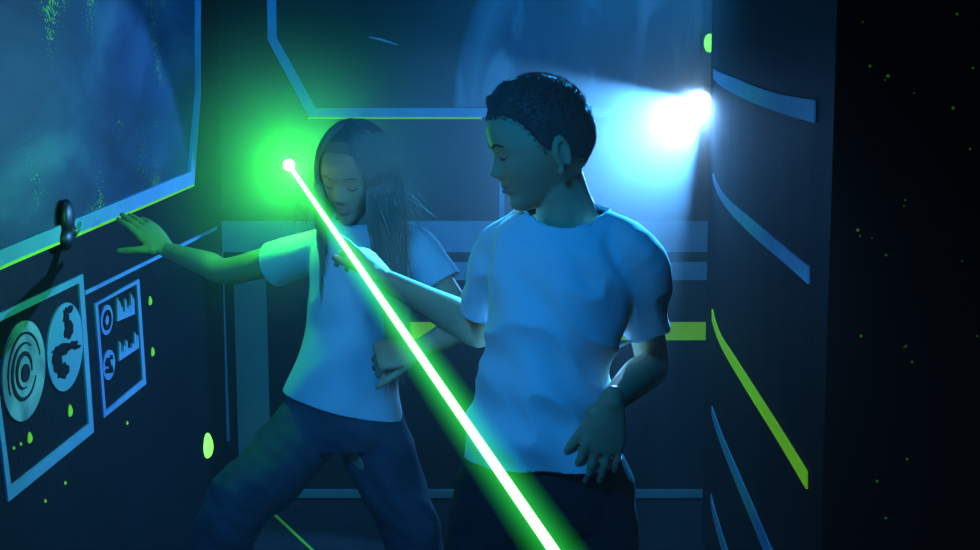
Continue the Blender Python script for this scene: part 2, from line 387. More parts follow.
for cx, cy, m in ((105.3, 320, M['white']), (107.5, 365, M['white'])):
    d = spun(pg2, cx, cy, 6, 15, m)
    for f in ((.5, .68) if cy < 340 else ()):
        bm = bmesh.new(); band(bm, ell(cx, cy, 6 * f, 15 * f, -.35, 24), ell(cx, cy, 6 * (f - .14), 15 * (f - .14), -.35, 24), NL, .006); obj('dial_ring', bm, M['wall'], d)
    if cy > 340:
        for (x, y, rx, ry) in ((106, 362, 2.4, 6), (109, 369, 2, 5), (105, 371, 1.5, 3), (109.5, 357, 1.2, 3)):
            bm = bmesh.new(); slab(bm, [LW(x + rx * math.cos(i) * (1 + .3 * math.sin(i * 3)), y + ry * math.sin(i) * (1 + .3 * math.cos(i * 2))) for i in [k * math.pi / 6 for k in range(12)]], NL, .006); obj('continent', bm, M['wall'], d)
for (x0, y0, x1, y1, hs) in ((115.5, 321.5, 133, 314, (24, 20, 14, 8, 20, 10, 12, 23, 18)), (117.5, 361, 137, 348, (20, 8, 13, 17, 7, 6, 9, 19, 15))):
    bm = bmesh.new()
    pts = [LW(x0, y0)]; N = len(hs)
    for i, h in enumerate(hs):
        xa = x0 + (x1 - x0) * i / N; xb = x0 + (x1 - x0) * (i + .75) / N; xc = x0 + (x1 - x0) * (i + 1) / N
        ya = y0 + (y1 - y0) * i / N; yc = y0 + (y1 - y0) * (i + 1) / N
        pts += [LW(xa, ya - h), LW(xb, yc - h * .8), LW(xc, yc - 3)]
    pts.append(LW(x1, y1)); slab(bm, pts, NL, .005); obj('bar_chart', bm, M['white'], pg2)
# spots of paint on the left wall
for (px, py, rx, ry, lab) in [(70, 411, 2.0, 6, 'larger yellow-green paint spot below the right dial'), (29.5, 438, 2.2, 5.5, 'yellow-green paint spot near the lower left of the dial panel'), (150, 301, 1.6, 4.5, 'yellow-green paint spot beside the top of the small chart panel'), (152.5, 352, 1.6, 4.5, 'yellow-green paint spot beside the bottom of the small chart panel'), (20.5, 444, .9, 1.6, 'small yellow-green dot left of a paint spot on the dial panel'), (13.5, 448, .9, 1.6, 'leftmost small yellow-green dot on the dial panel'), (65, 483, .9, 1.8, 'tiny yellow-green dot on the left wall below the dial panel frame'), (45, 501, .9, 1.8, 'lowest tiny yellow-green dot on the left wall'), (127, 423, .9, 1.8, 'tiny yellow-green dot on the left wall under the chart panel')]:
    bm = bmesh.new(); slab(bm, ell(px, py, rx, ry, 0, 18, .12), NL, .0015); tag(obj('paint_spot', bm, M['greenspot']), lab, 'paint spot', 'paint spots on the left wall')
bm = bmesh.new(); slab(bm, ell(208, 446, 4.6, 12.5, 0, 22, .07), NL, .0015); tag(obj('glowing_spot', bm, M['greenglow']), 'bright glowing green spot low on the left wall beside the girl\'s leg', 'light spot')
bm = bmesh.new(); c = P(709.5, 43, 4.93); ball(bm, c, .020, 16, (.9, .6, 1.5)); g = empty('indicator_lamp', c); tag(g, 'small green glowing lamp high up beside the curved dark wall', 'lamp')
obj('lamp_lens', bm, M['greenglow'], g, True)
bm = bmesh.new(); box(bm, (c.x - .012, c.y + .006, c.z - .03), (c.x + .03, YB, c.z + .03)); obj('housing', bm, M['black'], g)
# black wall bracket
c = LW(60, 228); br = empty('wall_sensor', c); tag(br, 'black oval two-lobed sensor fixed to the lower edge of the left mural', 'sensor')
rotw = Matrix.Rotation(0, 3, 'Z')
bm = bmesh.new(); ball(bm, LW(57, 219) + NL * .02, .03, 20, (.5, 1.35, 1.45)); obj('sensor_head', bm, M['black'], br, True)
bm = bmesh.new(); ball(bm, LW(56, 239) + NL * .02, .028, 20, (.55, 1.4, .95)); obj('sensor_base', bm, M['black'], br, True)
bm = bmesh.new(); tube(bm, [LW(60, 232) - NL * .002, LW(60, 232) + NL * .02], .02); obj('mount', bm, M['metal'], br, True)
# floor line
def FLr(px, py):
    d = V((1, 0, 0)) * ((px - 490) / F) + UP * ((275 - py) / F) + FW
    return CAM + d * (CAM.z / -d.z)
bm = bmesh.new(); a = FLr(262, 503); b = FLr(314, 552); s = (b - a).normalized(); sd = V((-s.y, s.x, 0)) * .005
b = a + s * 2.2
band(bm, [a + sd, b + sd], [a - sd, b - sd], (0, 0, 1), .002, False); tag(obj('floor_line', bm, mat('green_floor_tape', (.12, .5, .03), .6, .2, emit=(.08, .5, .02), es=.15)), 'thin green tape line on the floor between the girl\'s feet', 'floor line')
# ------------------------------------------------------------------ stage lamp
lp = P(709, 97, 4.82)
lt = lp + V((-.696, -.574, -.426)) * 2
sl = empty('spotlight', lp); tag(sl, 'blazing white-blue spotlight beside the curved wall at the back', 'spotlight')
dl = (lt - lp).normalized()
bm = bmesh.new(); limb(bm, [(lp - dl * .12, .03), (lp - dl * .05, .034), (lp - dl * .012, .036)], n=20); obj('housing', bm, M['black'], sl, True)
qv = dl.to_track_quat('Z', 'Y')
bm = bmesh.new(); bmesh.ops.create_cone(bm, cap_ends=True, segments=24, radius1=.026, radius2=.024, depth=.006, matrix=Matrix.Translation(lp + dl * .024) @ qv.to_matrix().to_4x4()); obj('lens', bm, M['lens'], sl)
bm = bmesh.new(); tube(bm, [lp - dl * .07, V((lp.x + .02, YB, lp.z))], .008); obj('bracket', bm, M['black'], sl, True)
def light(name, kind, loc, energy, color, to=None, **kw):
    d = bpy.data.lights.new(name, kind); d.energy = energy; d.color = color
    for k, v in kw.items(): setattr(d, k, v)
    o = bpy.data.objects.new(name, d); o.location = loc; col.objects.link(o)
    if to is not None: o.rotation_mode = 'QUATERNION'; o.rotation_quaternion = (V(to) - V(loc)).to_track_quat('-Z', 'Y')
    return o
# ------------------------------------------------------------------ laser beam
T0 = P(289, 165, 3.12); T1 = P(550, 545, 1.2)
lb = empty('laser_beam', T0); tag(lb, 'bright green-white laser beam slanting down across both children', 'laser beam')
dv = (T1 - T0).normalized(); T2 = T1 + dv * .25
bm = bmesh.new(); limb(bm, [(T0, .0048), (T0.lerp(T2, .5), .0048), (T2, .0048)], n=16); obj('beam', bm, M['beam'], lb, True)
bm = bmesh.new(); ball(bm, T0, .012, 20); obj('source_point', bm, M['tip'], lb, True)
# beam halo (gaussian profile): an emitting volume imitates light scattered by haze
RH = .025
m = bpy.data.materials.new('beam_halo_emission'); m.use_nodes = True; nt = m.node_tree; nt.nodes.clear(); L = nt.links.new
out = nt.nodes.new('ShaderNodeOutputMaterial'); em = nt.nodes.new('ShaderNodeEmission'); em.inputs['Color'].default_value = (.03, 1, .08, 1)
tc = nt.nodes.new('ShaderNodeTexCoord'); sp = nt.nodes.new('ShaderNodeSeparateXYZ'); L(tc.outputs['Object'], sp.inputs[0])
def mth(op, a, b=None, clamp=False):
    x = nt.nodes.new('ShaderNodeMath'); x.operation = op; x.use_clamp = clamp
    for i, v in enumerate((a, b)):
        if v is None: continue
        if isinstance(v, (int, float)): x.inputs[i].default_value = v
        else: nt.links.new(v, x.inputs[i])
    return x.outputs[0]
r2 = mth('ADD', mth('MULTIPLY', sp.outputs[0], sp.outputs[0]), mth('MULTIPLY', sp.outputs[1], sp.outputs[1]))
g1 = mth('EXPONENT', mth('MULTIPLY', r2, -1 / (2 * .011 ** 2)))
edge = mth('SUBTRACT', 1.0, mth('DIVIDE', r2, RH * RH), True)
g2 = mth('MULTIPLY', mth('EXPONENT', mth('MULTIPLY', mth('SQRT', r2), -1 / .0058)), edge)
L(mth('MULTIPLY', mth('ADD', mth('MULTIPLY', g1, .5), g2), 11.0), em.inputs['Strength'])
L(em.outputs[0], out.inputs['Volume'])
hl = bpy.data.meshes.new('beam_glow'); bm = bmesh.new(); Ln = (T2 - T0).length
loft(bm, [(V((0, 0, z)), V((RH, 0, 0)), V((0, RH, 0))) for z in (-.0, Ln)], 24); bm.to_mesh(hl); bm.free(); hl.materials.append(m)
ho = bpy.data.objects.new('beam_glow', hl); col.objects.link(ho); ho.parent = lb; ho.rotation_mode = 'QUATERNION'; ho.rotation_quaternion = dv.to_track_quat('Z', 'Y')

# ------------------------------------------------------------------ people
def lerp_(a, b, t): return a + (b - a) * t
PROF = [(-.112, -.030), (-.108, -.060), (-.100, -.079), (-.090, -.086), (-.080, -.083), (-.073, -.080), (-.068, -.0865), (-.063, -.0885), (-.0585, -.0845), (-.054, -.089), (-.049, -.0905), (-.043, -.0875), (-.039, -.094), (-.034, -.1035), (-.029, -.105), (-.022, -.099), (-.010, -.0930), (.000, -.0885), (.008, -.0885), (.016, -.0905), (.028, -.0915), (.045, -.0895), (.065, -.080), (.085, -.060), (.104, -.02)]
def head_point(u, age=1.0):
    """unit direction -> point on a head facing -Y, 0.216 m tall"""
    x, y, z = u
    Z = .104 * z
    back = max(0, y); fr = max(0, -y)
    wx = .0735
    if z < 0: wx *= 1 - .36 * ss(0, 1.0, -z) - .05 * fr
    wx *= 1 + .03 * gs(z - .35, .3) - .06 * fr * ss(.1, .8, z)
    X = wx * x * (1 + .05 * (1 - abs(x)))
    ry = .092 + .006 * gs(z - .35, .35)
    Y = (ry * y) if y > 0 else .080 * y
    if y > 0 and z < -.1: Y *= 1 - .42 * ss(.1, 1, -z)
    p = V((X, Y, Z))
    if y < 0:
        # blend the midline profile in
        rim = math.sqrt(max(0, 1 - z * z))
        base = -.080 * rim
        tgt = interp(PROF, Z - .002)
        d = tgt - base
        ax = abs(X)
        # feature widths
        wide = .040
        if -.047 < Z < .004: wn = lerp_(.0115, .0065, ss(-.034, .0, Z)); 
        else: wn = .026
        if Z < -.045: wn = lerp_(.014, .018, ss(-.068, -.085, Z))
        base2 = -.0885 * math.sqrt(max(0, 1 - (Z / .122) ** 2)) if Z > -.03 else lerp_(-.0858, -.078, ss(-.03, -.1, Z))
        # broad part: face front as superellipse
        face = base2 * (1 - (ax / .080) ** 2.6 * .55) if ax < .08 else base2 * .45
        k = ss(.15, .75, fr / max(rim, .001) if rim > .05 else 0)
        Yf = lerp_(Y, face, k * .55 * (1 - ss(.03, .075, ax)))
        dm = tgt - (lerp_(Y, face, k * .55) if ax < .03 else Yf)
        Yf += (tgt - Yf) * gs(ax, wn) * ss(.35, .8, fr / max(rim, .05))
        # eye sockets, cheeks, brow, nostril wings, mouth corners
        Yf += .0060 * gs(ax - .030, .0115) * gs(Z - .001, .0085)
        Yf -= .0045 * gs(ax - .030, .0100) * gs(Z - .0, .0050)
        Yf -= .0018 * gs(ax - .026, .016) * gs(Z - .017, .0055)
        Yf -= .0045 * gs(ax - .038, .016) * gs(Z + .034, .017)
        Yf -= .0050 * gs(ax - .0105, .0042) * gs(Z + .036, .0055)
        Yf += .0022 * gs(ax, .013) * gs(Z + .0585, .0016) * (1 - gs(ax, .002) * .3)
        Yf -= .0034 * gs(ax, .012) * (gs(Z + .0535, .003) + gs(Z + .064, .0034))
        p.y = Yf
    return p
def head_mesh(bm, mtx, nu=120, nv=96):
    L = []
    for j in range(1, nv):
        th = math.pi * j / nv; row = []
        for i in range(nu):
            ph = 2 * math.pi * i / nu
            row.append(bm.verts.new(mtx @ head_point((math.sin(th) * math.cos(ph), math.sin(th) * math.sin(ph), math.cos(th)))))
        L.append(row)
    for a, b in zip(L, L[1:]):
        for i in range(nu): bm.faces.new((a[i], b[i], b[(i + 1) % nu], a[(i + 1) % nu]))
    for row, s in ((L[0], 1), (L[-1], -1)):
        c = bm.verts.new(sum((v.co for v in row), V()) / nu)
        for i in range(nu): bm.faces.new((c, row[i], row[(i + 1) % nu]) if s > 0 else (c, row[(i + 1) % nu], row[i]))
def ear(bm, mtx, s):
    c = V((s * .070, .006, -.022)); out = V((s * .8, .55, 0)).normalized(); fwd = V((s * -.35, .94, 0)).normalized() * -1
    pts = []
    for t in range(11):
        a = R(-60 + 290 * t / 10)
        pts.append(c + out * (.009 + .003 * math.sin(a)) - fwd * (.0155 * math.cos(a) * -1) * -1 * 0 + V((s * .004, .6, 0)) * 0 + V((0, -.0115 * math.cos(a), 0)) + V((0, .006, .0245 * math.sin(a) * (1.0 if math.sin(a) > 0 else .95))))
    limb(bm, [(mtx @ p, .0034) for p in pts], n=8, k=2)
    ball(bm, mtx @ (c + out * .004 + V((0, .003, 0))), .012, 16, (.35, .85, 1.6), mtx.to_3x3().normalized())
    ball(bm, mtx @ (c + out * .006 + V((0, -.003, -.026))), .0062, 12)
def hairline(y, kind):
    if kind == 'short':
        return interp([(-.10, .066), (-.085, .064), (-.066, .060), (-.050, .050), (-.036, .034), (-.024, .010), (-.014, -.012), (.0, -.026), (.010, -.006), (.022, -.006), (.034, -.036), (.05, -.054), (.075, -.062), (.1, -.064)], y)
    return interp([(-.10, .078), (-.085, .074), (-.072, .066), (-.055, .046), (-.04, .02), (-.02, -.005), (.0, -.03), (.03, -.05), (.1, -.07)], y)
def hand(bm, wrist, f, n, side, s=.85, curl=(20, 30, 20), fing=None, thumb=(35, 20, .3), spread=5, wr=.021):
    """f: forward, n: back-of-hand normal, side: +1 if thumb lies along n x f ... returns nothing"""
    f = V(f).normalized(); n = V(n); n = (n - f * n.dot(f)).normalized(); t = n.cross(f) * side     # t: towards thumb
    pl = .088 * s
    rings = []
    for q, hw, th in ((-.32, .008, .007), (-.2, .017, .014), (0, .0235, .017), (.25, .030, .0165), (.5, .0365, .0155), (.78, .039, .0135), (.98, .037, .011), (1.06, .030, .007)):
        c = wrist + f * pl * q - n * .002 * q
        rings.append((c, t * hw * s, n * th * s))
    loft(bm, rings, 20)
    ball(bm, wrist + f * pl * .3 + t * .022 * s - n * .007 * s, .0175 * s, 12, (1, 1, 1))
    L = [(.066, .0082), (.073, .0084), (.068, .0080), (.053, .0070)]
    for i in range(4):
        ln, r = L[i]; ln *= s; r *= s
        base = wrist + f * pl * (.93 - (.06 if i == 3 else 0) - (.03 if i == 0 else 0)) + t * (.0285 - .019 * i) * s
        c = fing[i] if fing else curl
        d = (f + t * math.tan(R(spread * (1.5 - i)))).normalized(); p = base - d * .012 * s; pts = [(p, r * 1.1), (base, r * 1.12)]
        ang = 0; p = base
        ax = d.cross(n).normalized()
        for k, (fr, rr) in enumerate(((.45, 1.0), (.30, .93), (.25, .80))):
            ang += c[k]
            dd = Matrix.Rotation(R(-ang), 3, ax) @ d
            if dd.dot(n) > 0 and ang > 0 and ang < 179: dd = Matrix.Rotation(R(ang), 3, ax) @ d
            q1 = p + dd * ln * fr
            pts.append((p.lerp(q1, .5), r * rr * .94)); pts.append((q1, r * rr)); p = q1
        limb(bm, pts, n=10, k=2)
    a, b, lift = thumb
    d = (f * math.cos(R(a)) + t * math.sin(R(a)) - n * lift).normalized()
    b0 = wrist + f * pl * .22 + t * .020 * s - n * .004 * s
    p1 = b0 + d * .040 * s; d2 = (d + (f - d * f.dot(d)) * math.tan(R(b)) - n * .1).normalized(); p2 = p1 + d2 * .030 * s; p3 = p2 + (d2 * 1 + f * .15 - n * .1).normalized() * .022 * s
    limb(bm, [(b0, .0125 * s), (b0.lerp(p1, .5), .0118 * s), (p1, .0098 * s), (p1.lerp(p2, .5), .0090 * s), (p2, .0090 * s), (p3, .0068 * s)], n=12, k=2)
def fold(me, amp, fn):
    ns = [v.normal.copy() for v in me.vertices]
    for v, n in zip(me.vertices, ns): v.co += n * fn(v.co) * amp
def cut_open(me, cuts, thick=.0022):
    """cuts: (point, outward normal, radius) - open the shell there, then give the cloth thickness"""
    bm = bmesh.new(); bm.from_mesh(me)
    for p, n, rad in cuts:
        vs = {v for v in bm.verts if (v.co - p).length < rad}
        fs = [f for f in bm.faces if all(v in vs for v in f.verts)]
        es = {e for f in fs for e in f.edges}; vv = {v for f in fs for v in f.verts}
        bmesh.ops.bisect_plane(bm, geom=fs + list(es) + list(vv), plane_co=p, plane_no=n, clear_outer=True, clear_inner=False)
    bmesh.ops.delete(bm, geom=[v for v in bm.verts if not v.link_faces], context='VERTS')
    bm.normal_update()
    t = bpy.data.meshes.new('t'); bm.to_mesh(t); bm.free(); o = bpy.data.objects.new('t', t); col.objects.link(o)
    md = o.modifiers.new('s', 'SOLIDIFY'); md.thickness = thick; md.offset = -1; md.use_even_offset = False
    bpy.context.view_layer.update(); out = bpy.data.meshes.new_from_object(o.evaluated_get(bpy.context.evaluated_depsgraph_get()))
    bpy.data.objects.remove(o); return out
def hem_tube(bm, c, n, a, b, r): pass
def shoe(name, ankle, toe, parent):
    d = (V((toe.x, toe.y, 0)) - V((ankle.x, ankle.y, 0))).normalized(); s = V((-d.y, d.x, 0)); g = V((ankle.x, ankle.y, 0))
    bm = bmesh.new()
    rings = []
    for q, w, h in ((-.055, .018, .035), (-.045, .030, .060), (-.02, .034, .075), (.02, .035, .078), (.06, .037, .058), (.10, .042, .045), (.14, .041, .038), (.165, .030, .030), (.175, .014, .020)):
        rings.append((g + d * q + V((0, 0, .018 + h / 2)), s * w, V((0, 0, h / 2))))
    loft(bm, rings, 18)
    limb(bm, [(g + V((0, 0, .07)), .036), (g + V((0, 0, .10)), .037)], n=16)
    me = remeshed(bm, .004, 4); o = link(name, me, M['shoe'], parent, True)
    bm = bmesh.new(); pts = [(-.062, .016), (-.05, .033), (-.02, .037), (.03, .036), (.08, .041), (.12, .046), (.155, .042), (.175, .026), (.184, .008)]
    outl = [g + d * q + s * w for q, w in pts] + [g + d * q - s * w for q, w in pts[::-1]]
    lo = [bm.verts.new(p) for p in outl]; hi = [bm.verts.new(p + V((0, 0, .024))) for p in outl]
    bm.faces.new(lo[::-1]); bm.faces.new(hi)
    for i in range(len(lo)): bm.faces.new((lo[i], lo[(i + 1) % len(lo)], hi[(i + 1) % len(lo)], hi[i]))
    obj('sole', bm, M['sole'], o)
def head_matrix(c, yaw, pitch, roll, s):
    return Matrix.Translation(c) @ Matrix.Rotation(R(yaw), 4, 'Z') @ Matrix.Rotation(R(pitch), 4, 'X') @ Matrix.Rotation(R(roll), 4, 'Y') @ Matrix.Diagonal((s, s * .955, s, 1))
def eyes(mtx, parent, look=-.35):
    for s in (-1, 1):
        bm = bmesh.new(); c = mtx @ V((s * .030, -.0672, -.0035)); ball(bm, c, .0112 * mtx.median_scale, 20)
        e = obj('eye', bm, M['eye'], parent, True)
        d = (mtx.to_3x3().normalized() @ V((0, -1, look))).normalized()
        bm = bmesh.new(); ball(bm, c + d * .0068 * mtx.median_scale, .0055 * mtx.median_scale, 14); obj('iris', bm, M['iris'], e, True)
def eyebrows(mtx, parent, m):
    for s in (-1, 1):
        bm = bmesh.new(); pts = []
        for x, z in ((.015, .0155), (.024, .019), (.034, .0195), (.044, .0145)):
            best = surf(x * s, z); pts.append((mtx @ (best + V((0, -.0002, 0))), .0019 if x < .04 else .001))
        limb(bm, pts, n=8, k=4); obj('eyebrow', bm, m, parent, True)
def face_lines(mtx, parent, m, lash):
    for s in (-1, 1):
        bm = bmesh.new(); limb(bm, [(mtx @ (surf(x * s, z) + V((0, -dy, 0))), .0011) for x, z, dy in ((.019, lash + .001, .000), (.025, lash - .0025, .0015), (.032, lash - .003, .0015), (.040, lash, 0))], n=6, k=4); obj('eyelashes', bm, m, parent, True)
    bm = bmesh.new()
    for z, r in ((-.0545, .0022), (-.0625, .0027)): limb(bm, [(mtx @ (surf(x, z - abs(x) * (.10 if z > -.06 else -.16)) + V((0, .0008, 0))), r * k) for x, k in ((-.019, .35), (-.010, .9), (0, 1), (.010, .9), (.019, .35))], n=8, k=4)
    obj('lips', bm, M['lip'], parent, True)
def surf(X, Z):
    """front surface point of the head at X,Z (local)"""
    best = None
    for i in range(120):
        for j in range(3): pass
    z = Z / .104; lo, hi = -1.0, 1.0
    rim = math.sqrt(max(1e-6, 1 - z * z))
    for _ in range(30):
        mid = (lo + hi) / 2; x = mid * rim; y = -math.sqrt(max(0, 1 - z * z - x * x))
        if head_point((x, y, z)).x < X: lo = mid
        else: hi = mid
    x = lo * rim; y = -math.sqrt(max(0, 1 - z * z - x * x)); return head_point((x, y, z))

def lids(bm, mtx, drop):
    k = mtx.median_scale
    for s in (-1, 1): ball(bm, mtx @ V((s * .030, -.0682, .0035 - drop)), .0116 * k, 18, (1.08, 1, .80), mtx.to_3x3().normalized())
# ============ BOY ============
Y0 = 2.30
bc = P(545, 1027, Y0); boy = empty('person', (bc.x, Y0, 0)); tag(boy, 'short-haired child in front in white t-shirt, head turned aside, hand on hip', 'person')
BH = head_matrix(P(542, 142, 2.30), -82, 16, 0, .905)
sR = P(497, 249, 2.37); sL = P(633, 255, 2.27)      # right shoulder is left in the picture
hipc = P(543, 470, 2.31)
def rings_px(rows, yaw, bmx, scale=1.0, dscale=1.0, n=32):
    c, s = math.cos(R(yaw)), math.sin(R(yaw)); out = []
    for px, py, Y, hw, hd in cat(rows, 5):
        k = Y / F
        out.append((P(px, py, Y), V((c, s, 0)) * hw * k * scale, V((-s, c, 0)) * hd * dscale))
    loft(bmx, out, n)
boy_torso = [(571, 199, 2.315, 24, .046), (568, 211, 2.32, 42, .052), (567, 223, 2.32, 64, .060), (567, 240, 2.315, 75, .074), (565, 262, 2.31, 76, .087), (559, 300, 2.305, 74, .092), (552, 345, 2.30, 68, .088), (546, 385, 2.30, 71, .090), (543, 425, 2.30, 78, .097), (543, 456, 2.30, 81, .102), (543, 480, 2.30, 82, .103)]
# body
bm = bmesh.new()
head_mesh(bm, BH)
for s in (-1, 1): ear(bm, BH, s)
hb = BH @ V((0, .035, -.055))
limb(bm, [(P(553, 165, 2.31), .040), (P(557, 180, 2.31), .0415), (P(562, 198, 2.315), .043), (P(566, 214, 2.32), .048), (P(568, 232, 2.325), .054)], n=24)
lids(bm, BH, .0030)
rings_px([(a, b + 3, c, d * .78, e * .72) for a, b, c, d, e in boy_torso[1:]], -13, bm)
eR = P(484, 331, 2.43); wR = P(388, 281, 2.52)
limb(bm, [(sR.lerp(P(567, 245, 2.32), .3), .025), (sR, .028), (sR.lerp(eR, .5), .0285), (eR, .0265), (eR.lerp(wR, .25), .0315), (eR.lerp(wR, .6), .025), (wR, .0185)], n=20)
eL = P(652, 364, 2.42); wL = P(611, 402, 2.185)
limb(bm, [(sL.lerp(P(567, 245, 2.32), .3), .025), (sL, .028), (sL.lerp(eL, .5), .0285), (eL, .028), (eL.lerp(wL, .3), .030), (eL.lerp(wL, .65), .025), (wL, .0185)], n=20)
hand(bm, wR, (-.58, .40, .62), (.62, -.15, .75), 1, .84, fing=((5, 8, 5), (38, 45, 25), (48, 50, 30), (55, 50, 30)), thumb=(30, 15, .35), spread=4)
hand(bm, wL, (-.17, .06, -.98), (.12, -1, -.10), -1, .88, fing=((14, 18, 10), (8, 14, 8), (6, 14, 8), (8, 16, 10)), thumb=(24, 2, .10), spread=4)
kR = V((-.035, 2.24, .43)); kL = V((.185, 2.30, .43)); aR = V((-.055, 2.32, .08)); aL = V((.215, 2.36, .08))
hR = P(503, 495, 2.31); hL = P(585, 495, 2.31)
limb(bm, [(hR, .072), (hR.lerp(kR, .5), .062), (kR, .046), (kR.lerp(aR, .35), .044), (aR, .03)], n=20)
limb(bm, [(hL, .072), (hL.lerp(kL, .5), .062), (kL, .046), (kL.lerp(aL, .35), .044), (aL, .03)], n=20)
me = remeshed(bm, .0028, 2, .4)
body = link('body', me, M['skin'], boy, True)
eyes(BH, body); eyebrows(BH, body, M['hairb']); face_lines(BH, body, M['hairb'], -.004)
# t-shirt
bm = bmesh.new()
rings_px(boy_torso[1:] + [(543, 500, 2.30, 83, .104)], -13, bm)
def sleeve(bmx, s, e, t, inner, r0=.048, r1=.050, flat=1.0):
    d = (e - s).normalized(); cut = s + (e - s) * t
    limb(bmx, [(s.lerp(inner, .45), r0 * .85), (s + V((0, 0, -.004)), r0), (s.lerp(cut, .5), (r0 + r1) / 2), (cut, r1), (cut + d * .03, r1)], n=24)
    return cut, d
inner = P(567, 240, 2.32)
cR, dR = sleeve(bm, sR, eR, .74, inner, .042, .040); cL, dL = sleeve(bm, sL, eL, .58, inner, .043, .043)
for q in ((P(590, 219, 2.31), sL), (P(541, 219, 2.33), sR)): limb(bm, [(q[0], .026), (q[0].lerp(q[1], .5), .034), (q[1], .040)], n=20)
# cloth bridging armpits
me = remeshed(bm, .004, 6, .5)
def boy_fold(c):
    z = c.z; x = c.x
    # drag folds from the armpit to the hip and soft noise
    q = V((x * 9 + z * 7, c.y * 5, z * 3.2 - x * 3)); a = noise.noise(q)
    q2 = V((x * 20 + z * 14, c.y * 9, z * 7)); b = noise.noise(q2 + V((3, 1, 7)))
    low = ss(1.25, .95, z)
    rip = math.sin((z * 55 + x * 30) + 3 * noise.noise(c * 6)) * ss(1.06, .96, z) * .35
    arm = ss(.085, .15, x) * ss(1.02, 1.10, z)
    rg = (.45 - abs(noise.noise(V((x * 14 + z * 12, c.y * 6, z * 7 - x * 7)))) * 1.6) * ss(1.30, 1.15, z)
    return a * (.5 + .6 * low) + b * .35 + rip * .7 + arm * .3 * b + rg * .8
fold(me, .0145, boy_fold)
hem = P(543, 458, 2.30)
tee = cut_open(me, [(hem, V((.0, -.03, -1)).normalized(), .30), (cR, dR, .075), (cL, (dL + V((0, 0, -.1))).normalized(), .078), (P(566, 217, 2.32) + V((0, 0, .012)), V((-.06, -.40, 1)).normalized(), .066)], .0022)
shirt = link('t_shirt', tee, M['tee'], boy, True)
# ribbed collar and hem band
def ring_band(name, me_src, p, n, r, m, parent, rad=.0032):
    """a rolled band following the cut edge of a garment at plane p,n"""
    n = n.normalized(); a = n.orthogonal().normalized(); b = n.cross(a)
    pts = []
    vs = [v.co for v in me_src.vertices if abs((v.co - p).dot(n)) < .004 and (v.co - p).length < r]
    if len(vs) < 12: return
    bins = {}
    c0 = sum(vs, V()) / len(vs)
    for q in vs:
        k = int((math.atan2((q - c0).dot(b), (q - c0).dot(a)) + math.pi) / (2 * math.pi) * 40)
        bins.setdefault(k, []).append(q)
    pts = [max(bins[k], key=lambda q: (q - c0).length) for k in sorted(bins)]
    P_ = []
    for i in range(len(pts)):
        P_.append((pts[i - 1] + pts[i] * 2 + pts[(i + 1) % len(pts)]) / 4)
    bm = bmesh.new(); rings = []; N = len(P_)
    for i in range(N):
        d = (P_[(i + 1) % N] - P_[i - 1]).normalized(); o_ = (P_[i] - c0); o_ = (o_ - n * o_.dot(n)).normalized()
        rings.append([bm.verts.new(P_[i] - o_ * .0005 + o_ * rad * .55 * math.cos(t) + n * rad * 1.6 * math.sin(t)) for t in [k * math.pi / 4 for k in range(8)]])
    for i in range(N):
        for k in range(8): bm.faces.new((rings[i][k], rings[i][(k + 1) % 8], rings[(i + 1) % N][(k + 1) % 8], rings[(i + 1) % N][k]))
    return obj(name, bm, m, parent, True)
ring_band('collar', tee, P(566, 217, 2.32) + V((0, 0, .012)), V((-.06, -.40, 1)), .072, M['tee'], shirt)
ring_band('sleeve_hem', tee, cR, dR, .075, M['tee'], shirt, .002); ring_band('sleeve_hem', tee, cL, (dL + V((0, 0, -.1))).normalized(), .078, M['tee'], shirt, .002)
# trousers
bm = bmesh.new()
rings_px([(543, 432, 2.30, 72, .088), (543, 470, 2.305, 79, .094), (539, 500, 2.31, 88, .102), (537, 520, 2.31, 90, .100)], -6, bm)
for h, k, a in ((hR, kR, aR), (hL, kL, aL)):
    limb(bm, [(h + V((0, 0, .02)), .078), (h.lerp(k, .5), .080), (k, .068), (k.lerp(a, .5), .066), (a + V((0, 0, -.02)), .062)], n=24)
me = remeshed(bm, .005, 5, .5)
fold(me, .006, lambda c: noise.noise(V((c.x * 12, c.y * 12, c.z * 7))) + .5 * noise.noise(V((c.x * 25 + c.z * 20, c.y * 20, c.z * 10))))
tr = link('trousers', me, M['trouser'], boy, True)
shoe('shoe', aR, aR + V((-.05, -.15, 0)), boy); shoe('shoe', aL, aL + V((.05, -.15, 0)), boy)
